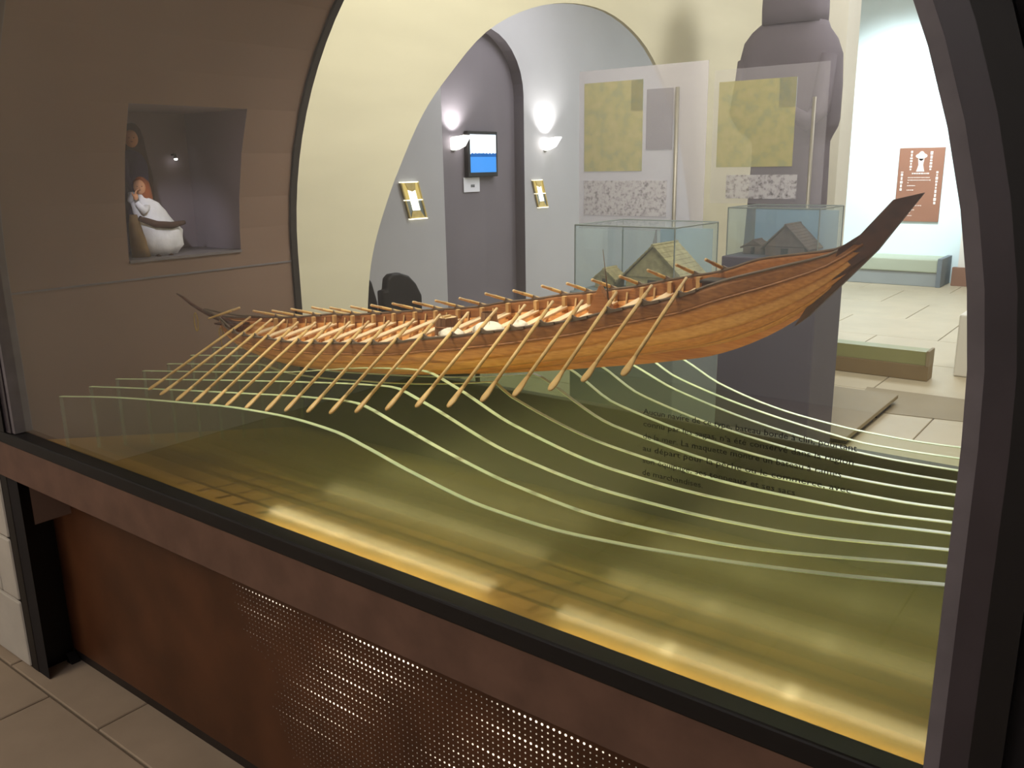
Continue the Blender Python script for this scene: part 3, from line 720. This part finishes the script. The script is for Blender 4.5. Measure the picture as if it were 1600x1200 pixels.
hg = G().ball((FX + .034, gy - .068, gz + .180), .006, .008, .010, 10, 8)
for k in range(4): hg.tube([(FX + .036 - .003 * k, gy - .070 + .002 * k, gz + .186), (FX + .037 - .003 * k, gy - .068 + .003 * k, gz + .195 + .001 * k), (FX + .036 - .003 * k, gy - .062 + .003 * k, gz + .200)], [.0022, .002, .0012], 6)
hg.tube([(FX + .036, gy - .074, gz + .180), (FX + .038, gy - .079, gz + .187), (FX + .037, gy - .079, gz + .193)], [.0022, .002, .0012], 6)
hg.build('hand', 'skin', g1, True)
G().tube([(FX + .036, gy - .066, gz + .118), (FX + .046, gy - .02, gz + .098), (FX + .044, gy + .03, gz + .092), (FX + .036, gy + .080, gz + .098)], [.008, .011, .011, .006], 10).build('belt_fold', 'robe_brown', g1, True)
rings_body(FX + .004, gy - .060, [(gz + .003, .028, .026, 0, .004), (gz + .05, .026, .022, 0, 0), (gz + .10, .020, .016, 0, -.004), (gz + .128, .012, .010, 0, -.006)], wob=.08).build('skirt', 'skirt_tan', g1, True)
for s in (-.01, .03): G().tube([(FX + .012, gy + s, gz + .0035), (FX + .030, gy + s - .004, gz + .004), (FX + .040, gy + s - .006, gz + .003)], [.007, .007, .004], 8, [.5, .5, .5]).build('shoe', 'robe_brown', g1, True)
# taller woman behind, dark hood, violet dress
wy = .505; wx = -2.560
g2 = empty('figurine', (wx, wy, gz), 'taller figurine for a reflected woman in a dark hood and violet dress, behind the girl in the niche', 'figurine', 'figurines for a reflected picture')
rings_body(wx, wy, [(gz + .003, .038, .044, 0, 0), (gz + .10, .036, .042, 0, 0), (gz + .20, .032, .040, 0, 0), (gz + .27, .030, .042, 0, 0), (gz + .300, .022, .032, 0, 0), (gz + .318, .010, .012, 0, 0), (gz + .328, .009, .010, 0, 0)]).build('body', 'dress_violet', g2, True)
hd = (wx + .010, wy - .004, gz + .348)
G().ball(hd, .020, .020, .026, 14, 10).build('head', 'skin', g2, True)
face(g2, hd, .020, (.9, -.43))
rings_body(wx - .008, wy + .010, [(gz + .14, .020, .036, -.004, .014), (gz + .24, .024, .040, -.002, .010), (gz + .31, .024, .034, 0, .006), (gz + .35, .024, .030, 0, .003), (gz + .378, .020, .024, .002, 0), (gz + .392, .010, .012, .003, 0), (gz + .395, .003, .003, .003, 0)], wob=.06).build('hood', 'robe_brown', g2, True)
G().tube([(wx + .02, wy - .036, gz + .285), (wx + .036, wy - .050, gz + .235), (wx + .052, wy - .040, gz + .195)], [.012, .012, .010], 10).build('sleeve', 'dress_violet', g2, True)
G().tube([(wx + .050, wy - .044, gz + .190), (wx + .056, wy - .048, gz + .165), (wx + .05, wy - .048, gz + .150)], [.012, .015, .005], 10).build('cuff', 'cloak_white', g2, True)
hg = G().ball((wx + .062, wy - .028, gz + .186), .006, .009, .006, 10, 8)
for k in range(4): hg.tube([(wx + .064, wy - .022, gz + .190 - .003 * k), (wx + .066, wy - .014, gz + .190 - .003 * k), (wx + .063, wy - .009, gz + .188 - .003 * k)], [.0022, .002, .0012], 6)
hg.tube([(wx + .062, wy - .030, gz + .192), (wx + .064, wy - .025, gz + .198), (wx + .063, wy - .020, gz + .200)], [.0022, .002, .0012], 6)
hg.build('hand', 'skin', g2, True)
# glint of a reflected lamp built as a tiny lamp
nl = empty('reflected_lamp', (-2.63, .69, 1.34), 'tiny bright lamp for a reflected glint on the niche back wall', 'lamp')
G().tube([(NX, .685, 1.352), (NX + .02, .685, 1.354)], .003, 8).build('arm', 'dark_metal', nl)
G().tube([(NX + .02, .685, 1.340), (NX + .02, .684, 1.356)], [.005, .0035], 10, up=(0, 1, 0)).build('head', 'dark_metal', nl, True)
G().ball((NX + .022, .685, 1.338), .005, .006, .0035, 10, 6).build('bulb', 'lamp_glow', nl, True)

# ------------------------------------------------------------------ corridor exhibits: reflections in the glass built as solid objects
def exhibit(x0, x1, y0, y1, zb_, zt_, basem, lab):
    """plinth added to carry a reflected vitrine built as real"""
    p = empty('plinth', ((x0 + x1) / 2, (y0 + y1) / 2, FZ), lab + ' plinth added under a reflected glass vitrine' , 'plinth', 'vitrine plinths')
    bevel(G().box(x0 - .012, x1 + .012, y0 - .012, y1 + .012, FZ + .03, zb_).build('body', basem, p), .006)
    bevel(G().box(x0 + .02, x1 - .02, y0 + .02, y1 - .02, FZ, FZ + .03).build('base', 'dark_metal', p), .004)
    return p
def vitrine(x0, x1, y0, y1, z0, z1, label):  # reflected vitrine built as a real one beyond the case
    e = empty('vitrine', ((x0 + x1) / 2, (y0 + y1) / 2, z0), label, 'vitrine', 'reflected vitrines built beyond the case')
    t = .005
    for (a, b, c, d, zz0, zz1) in ((x0, x1, y0, y0 + t, z0, z1), (x0, x1, y1 - t, y1, z0, z1), (x0, x0 + t, y0 + t, y1 - t, z0, z1), (x1 - t, x1, y0 + t, y1 - t, z0, z1), (x0, x1, y0, y1, z1, z1 + t)):
        G().box(a, b, c, d, zz0, zz1).build('pane', 'vitrine_glass', e)
    for (a, b) in (((x0, y0), (x1, y0)), ((x1, y0), (x1, y1)), ((x1, y1), (x0, y1)), ((x0, y1), (x0, y0))):
        G().tube([(a[0], a[1], z1 + t), (b[0], b[1], z1 + t)], .0032, 6).build('edge', 'vitrine_edge', e)
        G().tube([(a[0], a[1], z0), (a[0], a[1], z1 + t)], .0028, 6, up=(1, 0, 0)).build('edge', 'vitrine_edge', e)
    return e
def house(cx, cy, z0, wx_, wy_, hw, hr_, m, label, group):  # reflected houses built as models; the darker ones repeat the paler
    e = empty('reflected_house', (cx, cy, z0), label, 'house model', group)
    bevel(G().box(cx - wx_, cx + wx_, cy - wy_, cy + wy_, z0, z0 + hw).build('wall', m, e), .002)
    n = 9
    for s in (-1, 1):       # thatch roof in overlapping courses
        for k in range(n):
            u0, u1 = k / n, (k + 1.25) / n
            def q(u, lift): return (cx + s * (wx_ * 1.25) * (1 - u), z0 + hw * .7 + hr_ * u + lift)
            a0, a1 = q(u0, .004), q(min(u1, 1), .001); b1, b0 = q(min(u1, 1), -.005), q(u0, -.005)
            G().prism([a0, a1, b1, b0], 'y', cy - wy_ * 1.12, cy + wy_ * 1.12).build('thatch_course', 'thatch' if m == 'thatch' else m, e)
    for s in (-1, 1):
        G().prism([(cx - wx_, z0 + hw), (cx + wx_, z0 + hw), (cx, z0 + hw * .7 + hr_ * .94)], 'y', cy + s * wy_ - .003, cy + s * wy_ + .003).build('gable', m, e)
    G().box(cx - wx_ * .18, cx + wx_ * .18, cy - wy_ - .004, cy - wy_ + .003, z0, z0 + hw * .8).build('door', 'dark_metal', e)
    G().tube([(cx, cy - wy_ * 1.15, z0 + hw * .7 + hr_), (cx, cy + wy_ * 1.15, z0 + hw * .7 + hr_)], .006, 6).build('ridge', m, e)
    return e
def stand(x, y, zt_, parts, lab, px0, px1, pz0, pz1, pm='sheer_white'):  # reflected posters built as sheer boards on added stands
    e = empty('reflected_panel', (x, y, FZ), lab, 'display panel', 'sheer panels for reflected posters')
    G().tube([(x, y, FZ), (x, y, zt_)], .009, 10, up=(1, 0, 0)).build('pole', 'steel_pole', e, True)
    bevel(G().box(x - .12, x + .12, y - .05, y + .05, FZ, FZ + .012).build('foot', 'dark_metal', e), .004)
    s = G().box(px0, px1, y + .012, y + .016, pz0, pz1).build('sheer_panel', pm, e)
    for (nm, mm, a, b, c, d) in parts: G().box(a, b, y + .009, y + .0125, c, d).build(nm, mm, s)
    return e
exhibit(-1.945, -1.49, 2.0, 2.39, .80, 0, 'plinth_blue', 'pale blue-grey')
vitrine(-1.94, -1.495, 2.005, 2.385, .80, 1.06, 'wide reflected glass vitrine holding the pale thatched houses')
house(-1.655, 2.24, .801, .125, .10, .055, .145, 'thatch', 'large pale reflected thatched house with pointed roof, in the wide vitrine', 'pale house models')
house(-1.868, 2.16, .801, .045, .045, .05, .045, 'thatch', 'small low pale reflected house, beside the large pale thatched one', 'pale house models')
bevel(G().prism([(-1.80, .802), (-1.74, .802), (-1.745, 1.03), (-1.75, 1.03)], 'y', 2.33, 2.335).build('backing_sheet', 'sheer_grey', None), .0005)
tag(bpy.data.objects['backing_sheet'], 'narrow grey upright wedge inside the wide vitrine', 'display panel')
b1 = G().box(-1.735, -1.50, 2.345, 2.35, .802, 1.04).build('backing_sheet', 'sheer_blue'); tag(b1, 'pale blue backing sheet at the rear of the wide vitrine', 'display panel', 'blue backing sheets')
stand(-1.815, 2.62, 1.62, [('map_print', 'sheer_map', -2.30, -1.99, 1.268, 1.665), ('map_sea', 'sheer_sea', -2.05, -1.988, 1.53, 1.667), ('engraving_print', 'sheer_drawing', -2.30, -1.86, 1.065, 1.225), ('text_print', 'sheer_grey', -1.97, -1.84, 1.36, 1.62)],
      'sheer panel for a reflected white board with yellow map and engraving, behind the wide vitrine', -2.33, -1.68, 1.0, 1.72)
exhibit(-1.73, -1.285, 3.0, 3.35, .862, 0, 'plinth_slate', 'dark violet-grey')  # added dark plinth also gives the dim area below the hull
vitrine(-1.725, -1.29, 3.005, 3.345, .862, 1.085, 'reflected glass vitrine before the dark statue, holding the dark houses')
house(-1.475, 3.19, .863, .095, .09, .045, .115, 'house_dimmed', 'large dark repeat of the reflected house with steep roof, in the vitrine before the statue', 'dark house models')
house(-1.64, 3.17, .863, .05, .05, .045, .035, 'house_dimmed', 'small dark repeat of the reflected low house, left of the large dark one', 'dark house models')
b2 = G().box(-1.71, -1.30, 3.31, 3.315, .863, 1.07).build('backing_sheet', 'sheer_blue'); tag(b2, 'blue backing sheet in the vitrine before the statue', 'display panel', 'blue backing sheets')
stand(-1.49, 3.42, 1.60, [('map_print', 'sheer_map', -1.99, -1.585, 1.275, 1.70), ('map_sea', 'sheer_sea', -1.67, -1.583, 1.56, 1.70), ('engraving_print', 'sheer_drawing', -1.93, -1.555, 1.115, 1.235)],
      'sheer panel for a reflected poster with yellow map, in front of the dark statue', -2.02, -1.43, 1.09, 1.76, 'sheer_faint')
# low platform and a person's reflection built as a solid statue
pf = empty('platform', (-1.8, 3.75, FZ), 'low grey platform on the floor under the dark statue', 'platform')
bevel(G().box(-2.4, -1.225, 3.48, 4.5, FZ + .03, FZ + .055).build('top_board', 'dark_tile', pf), .004)
for (a, b) in ((3.52, 3.74), (3.80, 4.02), (4.1, 4.4)):
    G().box(-2.36, -1.24, a, b, FZ, FZ + .03).build('support', 'black_metal', pf)
stt = empty('silhouette', (-1.85, 4.0, FZ + .055), 'tall dark grey robed statue with broad shoulders, standing behind the boat\'s bow', 'silhouette')
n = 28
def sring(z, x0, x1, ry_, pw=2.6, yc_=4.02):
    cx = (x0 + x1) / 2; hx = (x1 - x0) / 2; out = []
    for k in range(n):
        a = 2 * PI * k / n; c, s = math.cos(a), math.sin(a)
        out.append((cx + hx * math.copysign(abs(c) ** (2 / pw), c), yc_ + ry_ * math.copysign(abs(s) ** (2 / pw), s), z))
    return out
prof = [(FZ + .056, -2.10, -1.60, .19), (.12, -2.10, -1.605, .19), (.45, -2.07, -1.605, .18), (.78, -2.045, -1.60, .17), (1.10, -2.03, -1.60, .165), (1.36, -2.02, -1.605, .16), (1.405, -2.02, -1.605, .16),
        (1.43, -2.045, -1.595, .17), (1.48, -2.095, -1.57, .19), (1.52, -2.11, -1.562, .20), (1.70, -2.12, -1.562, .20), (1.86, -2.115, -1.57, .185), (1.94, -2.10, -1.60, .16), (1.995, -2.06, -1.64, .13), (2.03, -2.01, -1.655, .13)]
G().loft([sring(*p) for p in prof]).build('robe', 'silhouette_grey', stt, True)
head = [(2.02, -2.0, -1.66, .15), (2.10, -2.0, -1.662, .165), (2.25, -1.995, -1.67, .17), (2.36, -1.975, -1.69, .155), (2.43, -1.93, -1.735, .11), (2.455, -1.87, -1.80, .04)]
G().loft([sring(*p) for p in head]).build('hooded_head', 'silhouette_grey', stt, True)
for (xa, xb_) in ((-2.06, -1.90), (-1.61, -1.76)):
    G().tube([(xa, 3.93, 1.84), (xa, 3.86, 1.56), (xa + (xb_ - xa) * .3, 3.80, 1.50), (xb_, 3.79, 1.57)], [.05, .055, .05, .035], 10).build('arm', 'silhouette_grey', stt, True)

# right-hand opening: low barrier, far room bench and sign
ba = empty('barrier', (-1.56, 5.2, FZ), 'low olive-topped barrier with brown base across the doorway opening', 'barrier')
bevel(G().box(-1.925, -1.205, 5.16, 5.30, FZ, -.04).build('base', 'barrier_brown', ba), .004)
bevel(G().box(-1.905, -1.225, 5.165, 5.295, -.04, .055).build('panel', 'barrier_olive', ba), .003)
for x in (-1.925, -1.225): bevel(G().box(x, x + .02, 5.155, 5.305, -.045, .062).build('post', 'dark_tile', ba), .003)
be = empty('bench', (-2.8, 10.0, FZ), 'long low grey bench with pale green top against the far wall', 'bench')
bevel(G().box(-3.5, -2.14, 9.92, 10.38, FZ, .02).build('base', 'bench_grey', be), .006)
bevel(G().box(-3.52, -2.16, 9.90, 10.40, .02, .17).build('cushion', 'bench_green', be), .012)
bevel(G().box(-2.16, -2.11, 9.89, 10.40, FZ, .185).build('end_panel', 'plinth_blue', be), .004)
sg = empty('wall_sign', (-2.56, 10.385, 1.0), 'brown rectangular sign with white emblem and lettering on the far wall', 'sign')
SX0, SX1, SZ0, SZ1 = -2.80, -2.30, .57, 1.43
bevel(G().box(SX0, SX1, 10.375, 10.398, SZ0, SZ1).build('board', 'sign_brown', sg), .003)
def sgp(name, poly): return G().prism([(SX0 + u * (SX1 - SX0), SZ0 + v_ * (SZ1 - SZ0)) for u, v_ in poly], 'y', 10.370, 10.376).build(name, 'sign_print', sg)
cr = [(.50 + .11 * math.cos(2 * PI * k / 24) * (1 + .18 * math.cos(8 * PI * k / 24)), .89 + .055 * math.sin(2 * PI * k / 24) * (1 + .18 * math.cos(8 * PI * k / 24))) for k in range(24)]
sgp('emblem_head', cr)
sgp('emblem_shaft', [(.43, .855), (.57, .855), (.55, .77), (.59, .68), (.41, .68), (.45, .77)])
def blocks(x0, x1, zc, h, name, seed, lo=.02, hi=.06):
    rd = random.Random(seed); x = x0; g = G()
    while x < x1 - .012:
        wv = min(rd.uniform(lo, hi), x1 - x)
        a, b = SX0 + x * (SX1 - SX0), SX0 + (x + wv) * (SX1 - SX0); z_ = SZ0 + zc * (SZ1 - SZ0)
        g.box(a, b, 10.370, 10.376, z_ - h / 2, z_ + h / 2); x += wv + .014
    return g.build(name, 'sign_print', sg)
blocks(.32, .70, .655, .016, 'heading', 3)
for k, (a, b) in enumerate(((.24, .72), (.24, .75), (.24, .28), (.24, .42), (.24, .40), (.30, .62), (.24, .46), (.24, .38), (.24, .42))):
    blocks(a, b, (.60, .565, .53, .49, .43, .22, .16, .12, .08)[k], .010, 'text_line', 10 + k, .012, .035)
def column(xc, z0, z1, name, seed):
    rd = random.Random(seed); z_ = z0; g = G()
    while z_ < z1 - .01:
        h = rd.uniform(.02, .045); wv = rd.uniform(.03, .06)
        g.box(SX0 + (xc - wv / 2) * (SX1 - SX0), SX0 + (xc + wv / 2) * (SX1 - SX0), 10.370, 10.376, SZ0 + z_ * (SZ1 - SZ0), SZ0 + min(z_ + h, z1) * (SZ1 - SZ0)); z_ += h + .012
    g.build(name, 'sign_print', sg)
column(.28, .70, .96, 'border_ornament', 31); column(.72, .70, .96, 'border_ornament', 32); column(.10, .42, .68, 'border_ornament', 33); column(.88, .24, .70, 'border_ornament', 34)
slab = tag(obj('floor_slab', [(-1.489, 4.802, FZ + .0), (-.902, 4.814, FZ), (-.809, 4.3, FZ), (-1.414, 4.207, FZ), (-1.489, 4.802, FZ + .002), (-.902, 4.814, FZ + .002), (-.809, 4.3, FZ + .002), (-1.414, 4.207, FZ + .002)],
               [(0, 1, 2, 3), (4, 5, 6, 7), (0, 1, 5, 4), (1, 2, 6, 5), (2, 3, 7, 6), (3, 0, 4, 7)], 'dark_tile'), 'darker rectangular mat lying on the corridor floor before the barrier', 'mat')

# ------------------------------------------------------------------ side room things
RX = BX - D + .004
mo = empty('monitor', (RX + .05, 5.6, 1.2), 'bright wall monitor showing white sky over a blue sea', 'monitor')
sy0, sy1, sz0, sz1 = 5.31, 5.685, 1.245, 1.585
bevel(G().box(RX, RX + .05, sy0 - .03, sy1 + .03, sz0 - .04, sz1 + .03).build('housing', 'black_metal', mo), .006)
def screen(name, z0, z1, m_): return G().box(RX + .05, RX + .053, sy0, sy1, z0, z1).build(name, m_, mo)
screen('screen_sky', sz0 + .165, sz1, 'screen_sky'); screen('screen_sea', sz0, sz0 + .14, 'screen_blue')
pts = [(sy0, sz0 + .14)] + [(sy0 + (sy1 - sy0) * k / 16, sz0 + .165 + .012 * abs(math.sin(k * 1.7))) for k in range(17)] + [(sy1, sz0 + .14)]
G().prism(pts, 'x', RX + .0505, RX + .0545).build('screen_shore', 'screen_shore', mo)
light('monitor_glow', 'AREA', (RX + .08, (sy0 + sy1) / 2, (sz0 + sz1) / 2), 2.2, (.25, .45, 1.0), (RX + 1, (sy0 + sy1) / 2, 1.4), .35)
no = empty('wall_notice', (RX + .005, 5.5, 1.07), 'small white square notice on the wall below the monitor', 'notice')
bevel(G().box(RX, RX + .008, 5.255, 5.485, 1.068, 1.20).build('sheet', 'plastic_white', no), .002)
for z_ in (1.125, 1.112): G().box(RX + .008, RX + .0095, 5.355, 5.41, z_, z_ + .009).build('print', 'print_dark', no)
def wall_lamp(x, y, z, label, pw):
    e = empty('wall_lamp', (x, y, z), label, 'lamp', 'uplight wall lamps')
    bevel(G().box(x, x + .02, y - .03, y + .03, z - .06, z + .02).build('bracket', 'lamp_body', e), .004)
    G().prism([(x + .02, z - .05), (x + .10, z - .02), (x + .17, z + .07), (x + .02, z + .05)], 'y', y - .055, y + .055).build('reflector', 'lamp_glow', e)
    G().box(x + .02, x + .13, y - .05, y + .05, z + .06, z + .066).build('shade', 'lamp_body', e)
    light('wall_lamp_light', 'SPOT', (x + .10, y, z + .09), pw, (1, .98, .95), (x - .02, y, z + .5), .03, 120, .9)
    return e
wall_lamp(RX, 5.13, 1.50, 'glowing uplight lamp on the dark recess wall, left of the monitor', 22)
wall_lamp(BX, 6.40, 1.50, 'glowing uplight lamp on the grey wall, right of the dark recess', 22)
def lantern(x, y0, z0, wd_, ht, lean, label):  # reflected lit shape built as a glowing framed box
    e = empty('reflected_light_box', (x, y0, z0), label, 'light box', 'leaning boxes for reflected lights')
    def Q(u, v_): return (y0 + wd_ * u + lean * (1 - v_), z0 + ht * v_)
    def part(name, poly, m_, a, b): G().prism([Q(*p) for p in poly], 'x', x + a, x + b).build(name, m_, e)
    part('back', [(0, .0), (1, .0), (1, 1), (0, 1)], 'vitrine_edge', 0, .01)
    part('upper_glow', [(.06, .52), (.94, .52), (.94, .97), (.06, .97)], 'lantern_amber', .01, .014)
    part('centre_glow', [(.30, .24), (.70, .24), (.70, .80), (.30, .80)], 'lantern_glow', .014, .02)
    part('crest', [(.22, .97), (.30, .78), (.5, .74), (.70, .78), (.78, .97)], 'gold_frame', .016, .024)
    part('lower_panel', [(.1, .03), (.9, .03), (.72, .22), (.28, .22)], 'gold_frame', .01, .014)
    for (a, b, c, d) in ((0, .06, 0, 1), (.94, 1, 0, 1)): part('frame_bar', [(a, c), (b, c), (b, d), (a, d)], 'gold_frame', .0, .022)
    for (c, d) in ((0, .03), (.5, .53), (.97, 1)): part('frame_bar', [(0, c), (1, c), (1, d), (0, d)], 'lantern_glow', .0, .022)
    return e
lantern(BX, 4.30, .87, .215, .315, .10, 'gold-framed leaning box for a reflected light on the grey wall left of the dark recess')
lantern(BX, 5.83 + .33, .88, .17, .28, .10, 'gold-framed leaning box for a reflected light on the grey wall right of the dark recess')
chs = empty('chair', (-3.1, 2.17, FZ), 'black round-backed chair standing in the side room beyond the arch', 'chair')
bp = [(2.03, .42), (2.03, .71), (2.06, .71), (2.07, .765), (2.10, .785), (2.16, .785), (2.22, .765), (2.27, .72), (2.31, .655), (2.31, .42)]
bevel(G().prism(bp, 'x', -3.14, -3.09).build('backrest', 'chair_black', chs), .012, 3)
bevel(G().box(-3.12, -2.70, 2.02, 2.33, .29, .34).build('seat', 'chair_black', chs), .015, 3)
for x in (-3.11, -2.73):
    for y in (2.04, 2.31): G().tube([(x, y, FZ), (x, y, .30)], .012, 8, up=(1, 0, 0)).build('leg', 'chair_black', chs)
ch2 = empty('chair', (-2.75, 1.725, FZ), 'black chair half hidden behind the cream arch edge', 'chair')
bevel(G().prism([(1.64, .40), (1.64, .84), (1.70, .86), (1.765, .80), (1.795, .70), (1.81, .40)], 'x', -2.93, -2.88).build('backrest', 'chair_black', ch2), .012, 3)
bevel(G().box(-2.91, -2.58, 1.63, 1.82, .29, .34).build('seat', 'chair_black', ch2), .015, 3)
for x in (-2.89, -2.61):
    for y in (1.65, 1.80): G().tube([(x, y, FZ), (x, y, .30)], .012, 8, up=(1, 0, 0)).build('leg', 'chair_black', ch2)
